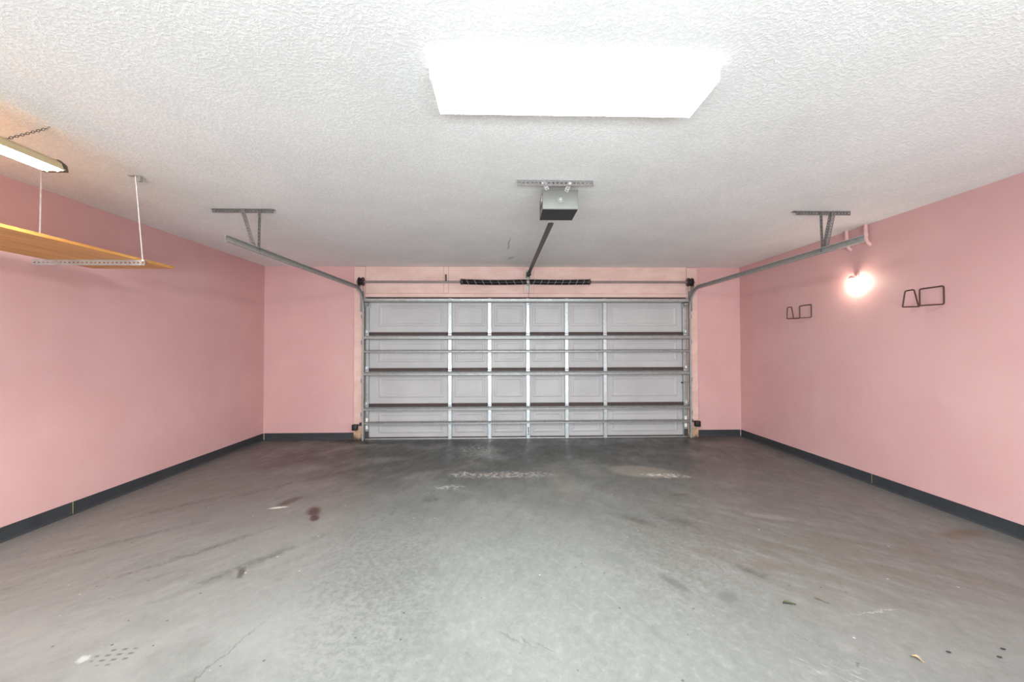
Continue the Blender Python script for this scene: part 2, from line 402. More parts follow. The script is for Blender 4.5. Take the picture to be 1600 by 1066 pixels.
class B:
    """collects shapes given in world coordinates; build() links them as ONE mesh object"""
    def __init__(self):
        self.bm = bmesh.new()
    def quad(self, *pts):
        vs = [self.bm.verts.new(p) for p in pts]
        return self.bm.faces.new(vs)
    def box(self, x0, x1, y0, y1, z0, z1, bevel=0.0):
        t = bmesh.new()
        bmesh.ops.create_cube(t, size=1)
        for v in t.verts:
            v.co = Vector(((x0+x1)/2 + v.co.x*(x1-x0), (y0+y1)/2 + v.co.y*(y1-y0), (z0+z1)/2 + v.co.z*(z1-z0)))
        if bevel:
            bmesh.ops.bevel(t, geom=t.edges[:], offset=bevel, segments=2, affect='EDGES', profile=0.5)
        self._merge(t)
        return self
    def _merge(self, t, mat=None):
        if mat is not None:
            bmesh.ops.transform(t, matrix=mat, verts=t.verts)
        me = bpy.data.meshes.new('tmp')
        t.to_mesh(me); t.free()
        self.bm.from_mesh(me)
        bpy.data.meshes.remove(me)
    def obox(self, c, ax, ay, az, sx, sy, sz, bevel=0.0):
        """box centred at c along the given axes"""
        t = bmesh.new()
        bmesh.ops.create_cube(t, size=1)
        for v in t.verts:
            v.co = Vector((v.co.x*sx, v.co.y*sy, v.co.z*sz))
        if bevel:
            bmesh.ops.bevel(t, geom=t.edges[:], offset=bevel, segments=2, affect='EDGES', profile=0.5)
        ax, ay, az = (Vector(a).normalized() for a in (ax, ay, az))
        m = Matrix(((ax.x, ay.x, az.x, c[0]), (ax.y, ay.y, az.y, c[1]), (ax.z, ay.z, az.z, c[2]), (0, 0, 0, 1)))
        self._merge(t, m)
        return self
    def tube(self, pts, r, seg=8, closed=False, caps=True):
        pts = [Vector(p) for p in pts]
        n = len(pts)
        rings = []
        nrm = None
        for i, p in enumerate(pts):
            if closed:
                tan = (pts[(i+1) % n]-pts[i-1]).normalized()
            else:
                tan = (pts[min(i+1, n-1)]-pts[max(i-1, 0)]).normalized()
            if nrm is None:
                ref = Vector((0, 0, 1)) if abs(tan.z) < 0.9 else Vector((1, 0, 0))
                nrm = tan.cross(ref).normalized()
            else:
                nrm = (nrm - tan*nrm.dot(tan)).normalized()
            bi = tan.cross(nrm)
            rr = r[i] if isinstance(r, (list, tuple)) else r
            rings.append([self.bm.verts.new(p + (nrm*math.cos(a)+bi*math.sin(a))*rr) for a in (2*math.pi*j/seg for j in range(seg))])
        for i in range(n if closed else n-1):
            a, b = rings[i], rings[(i+1) % n]
            for j in range(seg):
                self.bm.faces.new((a[j], a[(j+1) % seg], b[(j+1) % seg], b[j]))
        if caps and not closed:
            self.bm.faces.new(rings[0][::-1]); self.bm.faces.new(rings[-1])
        return self
    def cyl(self, p, q, r, seg=16, r2=None):
        return self.tube([p, q], [r, r if r2 is None else r2], seg)
    def lathe(self, c, axis, prof, seg=24):
        """prof: list of (distance along axis, radius)"""
        axis = Vector(axis).normalized()
        c = Vector(c)
        ref = Vector((0, 0, 1)) if abs(axis.z) < 0.9 else Vector((1, 0, 0))
        n1 = axis.cross(ref).normalized(); n2 = axis.cross(n1)
        rings = []
        for d, r in prof:
            r = max(r, 1e-4)
            rings.append([self.bm.verts.new(c+axis*d+(n1*math.cos(a)+n2*math.sin(a))*r) for a in (2*math.pi*j/seg for j in range(seg))])
        for a, b in zip(rings, rings[1:]):
            for j in range(seg):
                self.bm.faces.new((a[j], a[(j+1) % seg], b[(j+1) % seg], b[j]))
        self.bm.faces.new(rings[0][::-1]); self.bm.faces.new(rings[-1])
        return self
    def sweep(self, prof, pts, side):
        """closed 2D profile (s along side, n along normal) along pts; normal = side x tangent"""
        side = Vector(side).normalized()
        pts = [Vector(p) for p in pts]
        n = len(pts); rings = []
        for i, p in enumerate(pts):
            tan = (pts[min(i+1, n-1)]-pts[max(i-1, 0)]).normalized()
            nr = side.cross(tan).normalized()
            rings.append([self.bm.verts.new(p+side*a+nr*b) for a, b in prof])
        m = len(prof)
        for a, b in zip(rings, rings[1:]):
            for j in range(m):
                self.bm.faces.new((a[j], a[(j+1) % m], b[(j+1) % m], b[j]))
        self.bm.faces.new(rings[0][::-1]); self.bm.faces.new(rings[-1])
        return self
    def strip(self, p, q, across, width, thick, holes=0, hw=0.34, hh=0.36, slot=1.0):
        """flat bar p->q (p, q on its first long edge), with punched square holes"""
        p, q = Vector(p), Vector(q)
        L = (q-p).length; u = (q-p).normalized()
        v = Vector(across); v = (v - u*v.dot(u)).normalized()
        nn = u.cross(v)
        n = max(holes, 1)
        step = L/n
        bm = self.bm
        for i in range(n):
            o = p + u*(i*step)
            def P(a, b, t): return bm.verts.new(o+u*a+v*b+nn*t)
            outer = [(0, 0), (step, 0), (step, width), (0, width)]
            if holes:
                a0, a1 = step*(0.5-hw/2*slot), step*(0.5+hw/2*slot)
                b0, b1 = width*(0.5-hh/2), width*(0.5+hh/2)
                inner = [(a0, b0), (a1, b0), (a1, b1), (a0, b1)]
            of = [P(a, b, 0) for a, b in outer]; ob = [P(a, b, thick) for a, b in outer]
            if holes:
                jf = [P(a, b, 0) for a, b in inner]; jb = [P(a, b, thick) for a, b in inner]
            for j in range(4):
                l = (j+1) % 4
                if holes:
                    bm.faces.new((of[j], jf[j], jf[l], of[l]))
                    bm.faces.new((ob[j], ob[l], jb[l], jb[j]))
                    bm.faces.new((jf[j], jb[j], jb[l], jf[l]))
                if j in (0, 2) or (j == 3 and i == 0) or (j == 1 and i == n-1):
                    bm.faces.new((of[j], of[l], ob[l], ob[j]))
            if not holes:
                bm.faces.new(of[::-1]); bm.faces.new(ob)
        return self
    def build(self, name, mat, parent=None, smooth=False, loc=None, recalc=True):
        bm = self.bm
        bmesh.ops.remove_doubles(bm, verts=bm.verts, dist=1e-5)
        if recalc:
            bmesh.ops.recalc_face_normals(bm, faces=bm.faces)
        off = world_loc(parent) if parent else Vector((0, 0, 0))
        base = Vector(loc) if loc is not None else off
        for v in bm.verts:
            v.co -= base
        me = bpy.data.meshes.new(name)
        bm.to_mesh(me); bm.free()
        if smooth:
            for f in me.polygons:
                f.use_smooth = True
            try:
                me.set_sharp_from_angle(angle=math.radians(40))
            except Exception:
                pass
        me.materials.append(M[mat] if isinstance(mat, str) else mat)
        o = bpy.data.objects.new(name, me)
        COL.objects.link(o)
        if parent:
            o.parent = parent
            o.location = base-off
        elif loc is not None:
            o.location = base
        return o

def copy_tree(o, parent=None):
    c = o.copy(); COL.objects.link(c)
    if parent: c.parent = parent
    for ch in [x for x in bpy.data.objects if x.parent == o]:
        copy_tree(ch, c)
    return c

def arc(c, r, a0, a1, n, e1, e2):
    c, e1, e2 = Vector(c), Vector(e1), Vector(e2)
    return [c + e1*(r*math.cos(a0+(a1-a0)*i/n)) + e2*(r*math.sin(a0+(a1-a0)*i/n)) for i in range(n+1)]

# ================================================================== SETTING
T = 0.12
def st(o, label, cat):
    return tag(o, label, cat, None, 'structure')
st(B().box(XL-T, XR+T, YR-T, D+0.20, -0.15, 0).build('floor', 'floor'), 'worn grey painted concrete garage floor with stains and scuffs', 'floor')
st(B().box(XL-T, XR+T, YR-T, D+T, H, H+0.12).build('ceiling', 'ceiling'), 'white popcorn textured garage ceiling', 'ceiling')
st(B().box(XL-T, XL, YR, D, 0, H).build('wall_left', 'wall'), 'pink painted wall beside the hanging wooden shelf', 'wall')
st(B().box(XR, XR+T, YR, D, 0, H).build('wall_right', 'wall'), 'pink painted wall carrying the lit bulb and two wire hooks', 'wall')
b = B()
b.box(XL-T, -1.955, D, D+T, 0, H); b.box(2.755, XR+T, D, D+T, 0, H); b.box(-1.955, 2.755, D, D+T, 2.05, H)
st(b.build('wall_back', 'wall'), 'pink end wall around the wide garage door', 'wall')
st(B().box(XL-T, XR+T, YR-T, YR, 0, H).build('wall_front', 'wall'), 'pink wall behind the viewer facing the garage door', 'wall')

# vinyl cove base, in strips with a glued butt joint
def cove(name, p, q, nrm, joints, label):
    p, q, nrm = Vector(p), Vector(q), Vector(nrm)
    root = B().strip(p+nrm*0.0008, q+nrm*0.0008, (0, 0, 1), 0.098, 0.0012)
    root = root.build(name, 'glue')
    st(root, label, 'baseboard')
    L = (q-p).length; u = (q-p).normalized()
    cuts = [0]+list(joints)+[L]
    for i in range(len(cuts)-1):
        a = p+u*(cuts[i]+(0.009 if i else 0)); c = p+u*cuts[i+1]
        prof = [(0, 0.0), (0.016, 0.0), (0.010, 0.004), (0.0055, 0.014), (0.004, 0.03), (0.004, 0.1), (0.002, 0.1025), (0, 0.1025)]
        bb = B(); rings = []
        for e in (a, c):
            rings.append([bb.bm.verts.new(e+nrm*(s+0.0005)+Vector((0, 0, z))) for s, z in prof])
        m = len(prof)
        for j in range(m):
            bb.bm.faces.new((rings[0][j], rings[0][(j+1) % m], rings[1][(j+1) % m], rings[1][j]))
        bb.bm.faces.new(rings[0][::-1]); bb.bm.faces.new(rings[1])
        bb.build('strip', 'base', root)
    return root
cove('baseboard_left', (XL, YR, 0), (XL, D, 0), (1, 0, 0), (1.0, 5.93), 'charcoal vinyl baseboard with a yellow glue seam below the shelf wall')
cove('baseboard_right', (XR, YR, 0), (XR, D, 0), (-1, 0, 0), (1.2, 6.4), 'charcoal vinyl baseboard below the wall with the wire hooks')
cove('baseboard_back_left', (XL+0.018, D, 0), (-2.157, D, 0), (0, -1, 0), (), 'short charcoal baseboard between shelf wall corner and door jamb')
cove('baseboard_back_right', (2.945, D, 0), (XR-0.018, D, 0), (0, -1, 0), (), 'short charcoal baseboard between door jamb and hook wall corner')

# jamb boards and the boarded header over the door
st(B().box(-2.149, -1.992, D-0.036, D, 0.002, H-0.012, 0.003).build('trim_1', 'peach'), 'peach painted door jamb board beside the shelf side of the door', 'trim')
st(B().box(2.786, 2.942, D-0.036, D, 0.002, H-0.012, 0.003).build('trim_2', 'peach'), 'peach painted door jamb board on the hook wall side of the door', 'trim')
hd = st(B().box(-1.992, 2.786, D-0.014, D, 2.145, H-0.001).build('trim_3', 'peach'), 'peach painted boarded header above the garage door', 'trim')
for x0, x1 in ((-1.990, -0.8475), (-0.7695, 0.333), (0.490, 2.784)):
    B().box(x0, x1, D-0.020, D-0.012, 2.147, H-0.004, 0.002).build('panel', 'peach', hd)
B().box(-1.990, 2.784, D-0.034, D-0.0, 2.089, 2.1435, 0.003).build('board', 'peach', hd)
B().box(-0.843, -0.774, D-0.036, D-0.012, 2.1475, H-0.004, 0.003).build('board', 'peach', hd)
B().box(0.338, 0.486, D-0.040, D-0.012, 2.1475, H-0.01, 0.003).build('board', 'peach', hd)

# ================================================================== GARAGE DOOR
SK = D-0.004            # inner face of the door skin
ST = D-0.050            # inner face of the stiles
DX0, DX1 = -1.988, 2.782
door = empty('door_1', ((DX0+DX1)/2, SK, 0.0), 'wide white steel sectional garage door with galvanised stiles and struts', 'garage door', None, 'structure')
secs = [(0.004, 0.478), (0.526, 0.996), (1.046, 1.524), (1.573, 2.072)]
stx = [-0.750, -0.168, 0.3975, 0.971, 1.5425]
edges = [DX0+0.045] + stx + [DX1-0.064]

def raised_panel(x0, x1, z0, z1, y):
    bb = B()
    rings = []
    for ins, h in ((0, 0.0), (0.014, -0.007), (0.030, -0.007), (0.052, 0.001)):
        rings.append([bb.bm.verts.new((x, y+h, z)) for x, z in ((x0+ins, z0+ins), (x1-ins, z0+ins), (x1-ins, z1-ins), (x0+ins, z1-ins))])
    for a, c in zip(rings, rings[1:]):
        for j in range(4):
            bb.bm.faces.new((a[j], a[(j+1) % 4], c[(j+1) % 4], c[j]))
    bb.bm.faces.new(rings[-1])
    # thin returned back so the stamping is solid
    back = [bb.bm.verts.new((x, y+0.004, z)) for x, z in ((x0, z0), (x1, z0), (x1, z1), (x0, z1))]
    for j in range(4):
        bb.bm.faces.new((back[j], back[(j+1) % 4], rings[0][(j+1) % 4], rings[0][j]))
    bb.bm.faces.new(back[::-1])
    return bb

for si, (z0, z1) in enumerate(secs):
    bb = B()
    # sheet with rolled top and bottom rails
    bb.box(DX0, DX1, SK, SK+0.045, z0-(0.023 if si else 0), z1+(0.023 if si < 3 else 0))
    sec = bb.build('section', 'door', door)
    for i in range(6):
        a, c = edges[i], edges[i+1]
        wide = i in (0, 5)
        la = a + (0.075 if i else 0.155) ; lc = c - (0.075 if i < 5 else 0.085)
        if i == 0: la, lc = -1.80, -0.842
        elif i == 5: la, lc = 1.63, 2.645
        else: la, lc = a+0.067, c-0.067
        raised_panel(la, lc, z0+0.085, z1-0.085-(0.02 if si == 3 else 0), SK).build('panel', 'door', sec)
    # upright stiles (channels)
    for x in stx:
        wv = 0.027
        q = B()
        prof = [(-wv, SK-0.0005), (-wv, ST+0.004), (-wv+0.004, ST), (wv-0.004, ST), (wv, ST+0.004), (wv, SK-0.0005)]
        r = [[q.bm.verts.new((x+dx, y, z)) for dx, y in prof] for z in (z0+0.001, z1-0.001)]
        for j in range(5):
            q.bm.faces.new((r[0][j], r[0][j+1], r[1][j+1], r[1][j]))
        q.bm.faces.new(r[0][::-1]); q.bm.faces.new(r[1]); q.bm.faces.new((r[0][0], r[1][0], r[1][5], r[0][5]))
        for zz in (0.33, 0.5, 0.66):
            q.cyl((x, ST-0.003, z0+(z1-z0)*zz), (x, ST+0.002, z0+(z1-z0)*zz), 0.0055, 8)
        q.build('stile', 'stile', sec)
    for x0, x1 in ((DX0+0.012, DX0+0.055), (DX1-0.066, DX1-0.010)):
        q = B().box(x0, x1, ST, SK-0.0005, z0+0.001, z1-0.001, 0.003)
        q.build('end_stile', 'strut', sec)
    # dark rolled joint below the section
    if si:
        B().box(DX0+0.03, DX1-0.03, SK-0.016, SK-0.0005, z0-0.045, z0-0.001).build('joint_rail', 'joint', sec)
# bottom weather bar
bb = B().box(DX0, DX1, SK-0.03, SK+0.045, 0.0015, 0.020, 0.003)
bb.build('bottom_bar', 'strut', door)
B().box(DX0+0.05, DX1-0.06, SK-0.012, SK-0.0005, 0.020, 0.034).build('bottom_seal', 'joint', door)
B().box(DX0+0.01, DX1-0.01, SK-0.012, SK+0.001, 2.074, 2.0885).build('top_gap_strip', 'joint', door)  # dark strip added as the shaded gap under the header
# horizontal struts: hat channel, face inclined
def strut(z0, z1, dep=0.055):
    y0 = ST-0.0005; y1 = ST-dep
    zm = (z0+z1)/2; h = z1-z0
    prof = [(y0, z0), (y0-0.003, z0), (y1+0.006, z0+h*0.16), (y1, z0+h*0.24), (y1, zm-h*0.08), (y1+0.010, zm), (y1+0.006, z1-h*0.18), (y1+0.014, z1-h*0.06), (y0-0.003, z1), (y0, z1)]
    q = B()
    r = [[q.bm.verts.new((x, y, z)) for y, z in prof] for x in (DX0+0.004, DX1+0.002)]
    m = len(prof)
    for j in range(m):
        q.bm.faces.new((r[0][j], r[0][(j+1) % m], r[1][(j+1) % m], r[1][j]))
    q.bm.faces.new(r[0][::-1]); q.bm.faces.new(r[1])
    return q.build('strut', 'strut', door)
ks = lambda z: CAM_H+(z-CAM_H)*(ST-0.03)/ST
for a, c in ((2.007, 2.068), (1.460, 1.522), (1.269, 1.309), (0.932, 0.994), (0.423, 0.480), (0.225, 0.264)):
    strut(ks(a), ks(c))
# centre hinges and end hinges with rollers
def hinge(x, z, end=0):
    q = B()
    wd = 0.026
    q.box(x-wd, x+wd, ST-0.004, ST-0.0006, z-0.030, z+0.062, 0.001)
    q.cyl((x-wd, ST-0.008, z), (x+wd, ST-0.008, z), 0.006, 10)
    for zz in (-0.02, 0.03, 0.05):
        q.cyl((x, ST-0.008, z+zz), (x, ST-0.003, z+zz), 0.0055, 8)
    return q
hz = [1.549, 1.021, 0.503]
for z in hz:
    for x in stx:
        hinge(x, z).build('hinge', 'stile', door)
    for x, s in ((DX0+0.034, -1), (DX1-0.038, 1)):
        q = hinge(x, z)
        # tapered roller carrier and its stem
        q.obox((x, ST-0.022, z+0.03), (1, 0, 0), (0, 1, 0), (0, 0, 1), 0.034, 0.036, 0.055, 0.008)
        q.cyl((x, ST-0.03, z+0.01), (x+s*0.055, ST-0.03, z+0.01), 0.0055, 8)
        q.build('roller_hinge', 'stile', door)
# top roller brackets, one at each upper corner
for x, s in ((DX0+0.038, -1), (DX1-0.040, 1)):
    q = B().box(x-0.035, x+0.035, ST-0.006, ST-0.001, 1.93, 2.0, 0.002)
    q.obox((x+s*0.004, ST-0.036, 1.975), (1, 0, 0), (0, 1, 0.5), (0, -0.5, 1), 0.055, 0.03, 0.05, 0.006)
    q.cyl((x, ST-0.03, 1.985), (x+s*0.06, ST-0.03, 1.985), 0.0055, 8)
    q.build('roller_bracket', 'strut', door)
# stickers and bottom fixtures on the end stiles
for x in (DX0+0.034, DX1-0.038):
    for z in (0.295, 0.185):
        B().box(x-0.017, x+0.017, ST-0.0015, ST+0.001, z-0.026, z+0.026).build('sticker', 'label', door)
    q = B().box(x-0.028, x+0.028, ST-0.006, ST-0.0005, 0.022, 0.13, 0.002)
    for dx, zz in ((0, 0.1), (-0.015, 0.06), (0.015, 0.06)):
        q.cyl((x+dx, ST-0.012, zz), (x+dx, ST-0.005, zz), 0.007, 8)
    q.build('bottom_bracket', 'cast', door)
# slide bolt latch near the hook wall side
q = B().box(2.715, 2.77, ST-0.012, ST-0.0005, 0.795, 0.865, 0.003)
q.cyl((2.74, ST-0.02, 0.83), (2.80, ST-0.02, 0.83), 0.006, 8)
q.tube([(2.745, ST-0.014, 0.83), (2.72, ST-0.04, 0.826), (2.675, ST-0.05, 0.82)], 0.005, 8)
lt = q.build('latch', 'strut', door)
q = B(); q.lathe((2.668, ST-0.05, 0.82), (1, 0, 0), [(-0.012, 0.004), (-0.006, 0.011), (0.006, 0.011), (0.012, 0.006)], 10)
q.build('knob', 'dark', lt, True)
# lift handle and step plate low on the centre stile
q = B()
q.tube([(0.4, ST-0.001, 0.155), (0.4, ST-0.022, 0.15), (0.4, ST-0.022, 0.10), (0.4, ST-0.001, 0.095)], 0.005, 8)
q.cyl((0.4, ST-0.01, 0.165), (0.4, ST-0.0005, 0.165), 0.009, 8); q.cyl((0.4, ST-0.01, 0.07), (0.4, ST-0.0005, 0.07), 0.009, 8)
q.build('lift_handle', 'cast', door)
# opener arm bracket on the top section
q = B().box(0.375, 0.42, ST-0.009, ST-0.0045, 1.72, 1.985, 0.002)
for zz in (1.78, 1.79, 1.93, 1.95): q.cyl((0.398, ST-0.013, zz), (0.398, ST-0.008, zz), 0.006, 8)
q.build('opener_bracket', 'stile', door)

# ================================================================== DOOR TRACKS
def track(name, sx, xv, xe, ye, ztop, hang_y, px, angx0, angx1, diag_top, diag_bot, label):
    """sx: direction of the open side of the channel (towards the door centre)"""
    root = empty(name, (xv, D-0.06, 0), label, 'track', 'door tracks')
    w2, t = 0.027, 0.003
    # C profile: web on the outer side, curled lips inwards
    prof = [(0, -w2), (0, w2), (0.010, w2), (0.020, w2-0.002), (0.024, w2-0.010), (0.0215, w2-0.012), (0.018, w2-0.005), (0.010, w2-t), (t, w2-t),
            (t, -w2+t), (0.010, -w2+t), (0.018, -w2+0.005), (0.0215, -w2+0.012), (0.024, -w2+0.010), (0.020, -w2+0.002), (0.010, -w2)]
    prof = [(s*sx, n) for s, n in prof]
    yv = ST-0.03; R = 0.30
    zc = ztop-R
    B().sweep(prof, [(xv, yv, 0.006), (xv, yv, 1.0), (xv, yv, zc)], (1, 0, 0)).build('vertical_track', 'galv', root)
    pts = [(xv, yv, zc+0.001)] + arc((xv, yv-R, zc), R, 0, math.pi/2, 14, (0, 1, 0), (0, 0, 1))[1:]
    n = 12
    for i in range(1, n+1):
        f = i/n
        pts.append((xv+(xe-xv)*f, (yv-R)+(ye-(yv-R))*f, ztop-0.012*f))
    B().sweep(prof, pts, (1, 0, 0)).build('horizontal_track', 'galv', root, True)
    # wall brackets holding the vertical run to the jamb
    for z in (0.37, 0.86, 1.42, 1.80):
        q = B()
        x0, x1 = sorted((xv-sx*0.0005, xv-sx*0.045))
        q.box(x0, x1, D-0.0385, D-0.036, z-0.03, z+0.03)
        x2, x3 = sorted((xv-sx*0.0005, xv-sx*0.0035))
        q.box(x2, x3, yv-0.01, D-0.0365, z-0.03, z+0.03)
        q.build('wall_bracket', 'galv', root)
    # flag bracket behind the curve
    q = B()
    xa, xb = sorted((xv-sx*0.001, xv-sx*0.0045))
    q.box(xa, xb, yv-0.05, D-0.036, zc-0.02, ztop-0.02)
    xa, xb = sorted((xv-sx*0.001, xv-sx*0.055))
    q.box(xa, xb, D-0.0395, D-0.036, zc-0.02, ztop-0.02)
    q.build('flag_bracket', 'galv', root)
    # hanger: punched angle on the ceiling, post and diagonal brace
    q = B()
    q.strip((angx0, hang_y, H-0.001), (angx1, hang_y, H-0.001), (0, 0, -1), 0.036, 0.0025, 17)
    q.strip((angx0-0.02, hang_y+0.002, H-0.0035), (angx1, hang_y+0.002, H-0.0035), (0, 1, 0), 0.036, 0.0025, 17)
    ca = q.build('ceiling_angle', 'angle', root)
    for f in (0.3, 0.78):
        B().lathe((angx0+(angx1-angx0)*f, hang_y+0.02, H-0.006), (0, 0, -1), [(0, 0.010), (0.004, 0.010), (0.006, 0.005)], 10).build('bolt', 'strut', ca)
    f = (yv-R-hang_y)/(yv-R-ye); xt = xv+(xe-xv)*f
    xo = xt-sx*0.0015
    q = B()
    q.strip((px-0.012, hang_y-0.004, H-0.008), (xo-0.012, hang_y-0.004, ztop-0.03), (1, 0, 0), 0.024, 0.0025, 12, 0.4, 0.3)
    q.strip((px+0.012*-sx, hang_y-0.0045, H-0.02), (xo+0.012*-sx, hang_y-0.0045, ztop-0.03), (0, 1, 0), 0.024, 0.0025, 0)
    q.build('hanger_post', 'angle', root)
    q = B()
    dt, db = Vector((diag_top, hang_y-0.007, H-0.012)), Vector((diag_bot, hang_y-0.007, ztop-0.012))
    q.strip(dt+Vector((-0.017, 0, 0)), db+Vector((-0.017, 0, 0)), (1, 0, 0), 0.034, 0.0025, 14, 0.42, 0.28)
    q.strip(dt+Vector((-0.017, 0.001, 0)), db+Vector((-0.017, 0.001, 0)), (0, 1, 0), 0.03, 0.0025, 14, 0.42, 0.3)
    q.build('brace', 'brace', root)
    B().lathe((xt+sx*0.003, hang_y, ztop-0.006), (sx, 0, 0), [(0, 0.011), (0.004, 0.011), (0.006, 0.005)], 10).build('bolt', 'strut', root)
    return root
track('door_track', 1, -2.006, -2.095, 3.07, 2.19, 3.475, -2.078, -2.482, -1.965, -2.222, -2.112,
      'curved steel door track whose ceiling hanger is nearer the wooden shelf')
track('door_track', -1, 2.812, 2.842, 3.02, 2.20, 3.43, 2.83, 2.612, 3.103, 2.945, 2.868,
      'curved steel door track ending above the lit bulb on the wall')

# ================================================================== TORSION SPRING
YS, ZS = D-0.12, 2.302
tor = empty('torsion_spring_shaft', (0.397, YS, ZS), 'steel torsion shaft with a black wound spring pair above the garage door', 'door spring')
B().cyl((-2.085, YS, ZS-0.006), (2.865, YS, ZS), 0.0155, 14).build('shaft', 'shaft', tor, True)
def spring(x0, x1, sag, lean, name='spring'):
    q = B()
    pitch_, R = 0.0085, 0.034
    turns = int((x1-x0)/pitch_)
    pts = []
    spt = 14
    for i in range(turns*spt+1):
        f = i/(turns*spt); a = 2*math.pi*i/spt
        pts.append((x0+(x1-x0)*f, YS+R*math.cos(a), ZS-sag*math.sin(math.pi*f)+R*math.sin(a)))
    q.tube(pts, 0.0047, 5)
    so = q.build(name, 'dark', tor, True)
    q = B()
    pts = []
    n = 8
    for i in range(n*24+1):
        f = i/(n*24); a = lean*2*math.pi*i/24
        pts.append((x0+0.01+(x1-x0-0.02)*f, YS+(R+0.0036)*math.cos(a), ZS-sag*math.sin(math.pi*f)+(R+0.0036)*math.sin(a)))
    q.tube(pts, 0.0024, 5)
    q.build('winding_stripe', 'whitepaint', so, True)
spring(-0.552, 0.372, 0.010, 1)
spring(0.424, 1.275, 0.006, -1)
for x, s in ((-0.566, -1), (1.289, 1)):
    q = B().lathe((x-s*0.02, YS, ZS), (s, 0, 0), [(0, 0.036), (0.012, 0.036), (0.014, 0.044), (0.030, 0.042), (0.045, 0.028), (0.05, 0.022)], 16)
    for k_ in range(4):
        a = math.pi/4+k_*math.pi/2
        q.cyl((x+s*0.01, YS+0.03*math.cos(a), ZS+0.03*math.sin(a)), (x+s*0.01, YS+0.052*math.cos(a), ZS+0.052*math.sin(a)), 0.006, 8)
    q.build('winding_cone', 'cast', tor, True)
for x, s in ((-2.018, -1), (2.795, 1)):
    q = B().lathe((x, YS, ZS), (s, 0, 0), [(-0.04, 0.020), (-0.034, 0.060), (-0.026, 0.064), (-0.018, 0.054), (0.018, 0.050), (0.024, 0.064), (0.032, 0.062), (0.034, 0.02)], 22)
    q.build('cable_drum', 'dark', tor, True)
    xp = x+s*0.044
    q = B()
    q.box(xp-0.002, xp+0.002, YS-0.032, D-0.0365, ZS-0.120, ZS+0.04)
    xa, xb = sorted((xp, xp+s*0.05 if s < 0 else xp+0.045))
    q.box(xa, xb, D-0.040, D-0.0365, ZS-0.120, ZS+0.04)
    q.lathe((xp-s*0.004, YS, ZS), (s, 0, 0), [(0, 0.024), (0.016, 0.024), (0.018, 0.018)], 14)
    q.build('end_bearing_plate', 'galv', tor)
    cxl = -1.995 if s < 0 else 2.799
    # lift cable running down beside the door edge
    q = B().tube([(x-s*0.006, YS+0.056, ZS), (cxl, YS+0.057, 1.9), (cxl, YS+0.057, 0.08)], 0.0022, 6)
    q.build('lift_cable', 'cast', tor)
q = B()
q.box(0.372, 0.424, D-0.0445, D-0.0405, 2.185, 2.505, 0.001)
q.box(0.396, 0.400, YS-0.04, D-0.0445, ZS-0.05, ZS+0.05)
q.lathe((0.380, YS, ZS), (1, 0, 0), [(0, 0.030), (0.036, 0.030)], 16)
for zz in (2.215, 2.45, 2.49): q.cyl((0.395, D-0.052, zz), (0.395, D-0.043, zz), 0.009, 8)
q.build('centre_bearing_bracket', 'anglelight', tor)
q = B().box(-0.825, -0.796, D-0.042, D-0.0365, 2.325, 2.425, 0.001)
tag(q.build('metal_plate', 'cast', None), 'small dark metal plate nailed to the header stub board', 'plate')

# ================================================================== OPENER
op = empty('garage_door_opener', (0.43, 2.97, 2.41), 'grey motor box opener hanging from a punched bracket with its rail to the header', 'door opener')
mx0, mx1, my0, my1, mz0, mz1 = 0.304, 0.558, 2.85, 3.095, 2.339, 2.482
q = B().box(mx0, mx1, my0+0.006, my1, mz0+0.004, mz1, 0.004)
case = q.build('housing', 'caseside', op)
B().box(mx0-0.001, mx1+0.001, my0, my0+0.008, mz0+0.003, mz1+0.001, 0.002).build('front_cover', 'case', op)
B().box(mx0, mx1, my0+0.001, my1+0.001, mz0-0.001, mz0+0.0045, 0.001).build('bottom_cover', 'black', op)
# slots in the side
q = B()
for yy in (2.91, 2.96, 3.01):
    q.box(mx0-0.002, mx0+0.001, yy, yy+0.03, mz0+0.06, mz0+0.075)
q.build('vent_slots', 'black', op)
B().box(mx0-0.0022, mx0+0.001, 2.90, 2.97, mz0+0.078, mz0+0.115).build('sticker', 'label', op)
q = B().lathe((0.4305, my0+0.001, 2.410), (0, -1, 0), [(0, 0.024), (0.004, 0.023), (0.005, 0.019)], 20)
bz = q.build('bezel', 'caseside', op, True)
q = B().lathe((0.4305, my0-0.003, 2.410), (0, -1, 0), [(0, 0.016), (0.006, 0.014), (0.011, 0.009), (0.013, 0.003)], 18)
q.build('light_lens', 'lens', bz, True)
q = B()
q.strip((0.118, 2.834, H-0.001), (0.668, 2.834, H-0.001), (0, 0, -1), 0.042, 0.0025, 18, 0.5, 0.22)
q.strip((0.118, 2.836, H-0.0035), (0.668, 2.836, H-0.0035), (0, 1, 0), 0.04, 0.0025, 18, 0.5, 0.3)
ca = q.build('ceiling_angle', 'brace', op)
for x in (0.18, 0.61):
    B().lathe((x, 2.856, H-0.006), (0, 0, -1), [(0, 0.010), (0.004, 0.010), (0.006, 0.005)], 10).build('bolt', 'strut', ca)
for xt, xb_ in ((0.288, 0.327), (0.486, 0.462)):
    q = B()
    q.strip((xt, 2.832, H-0.012), (xb_-0.004, 2.846, mz1-0.01), (1, 0, 0), 0.03, 0.0025, 4, 0.35, 0.35)
    q.build('hanger_strap', 'brace', op)
    q = B().box(xb_-0.004, xb_+0.03, 2.845, 2.90, mz1-0.002, mz1+0.003)
    q.build('hanger_foot', 'brace', op)
    B().lathe((xt+0.012, 2.832, H-0.024), (0, -1, 0), [(0, 0.009), (0.006, 0.009), (0.009, 0.004)], 8).build('bolt', 'rod', op)
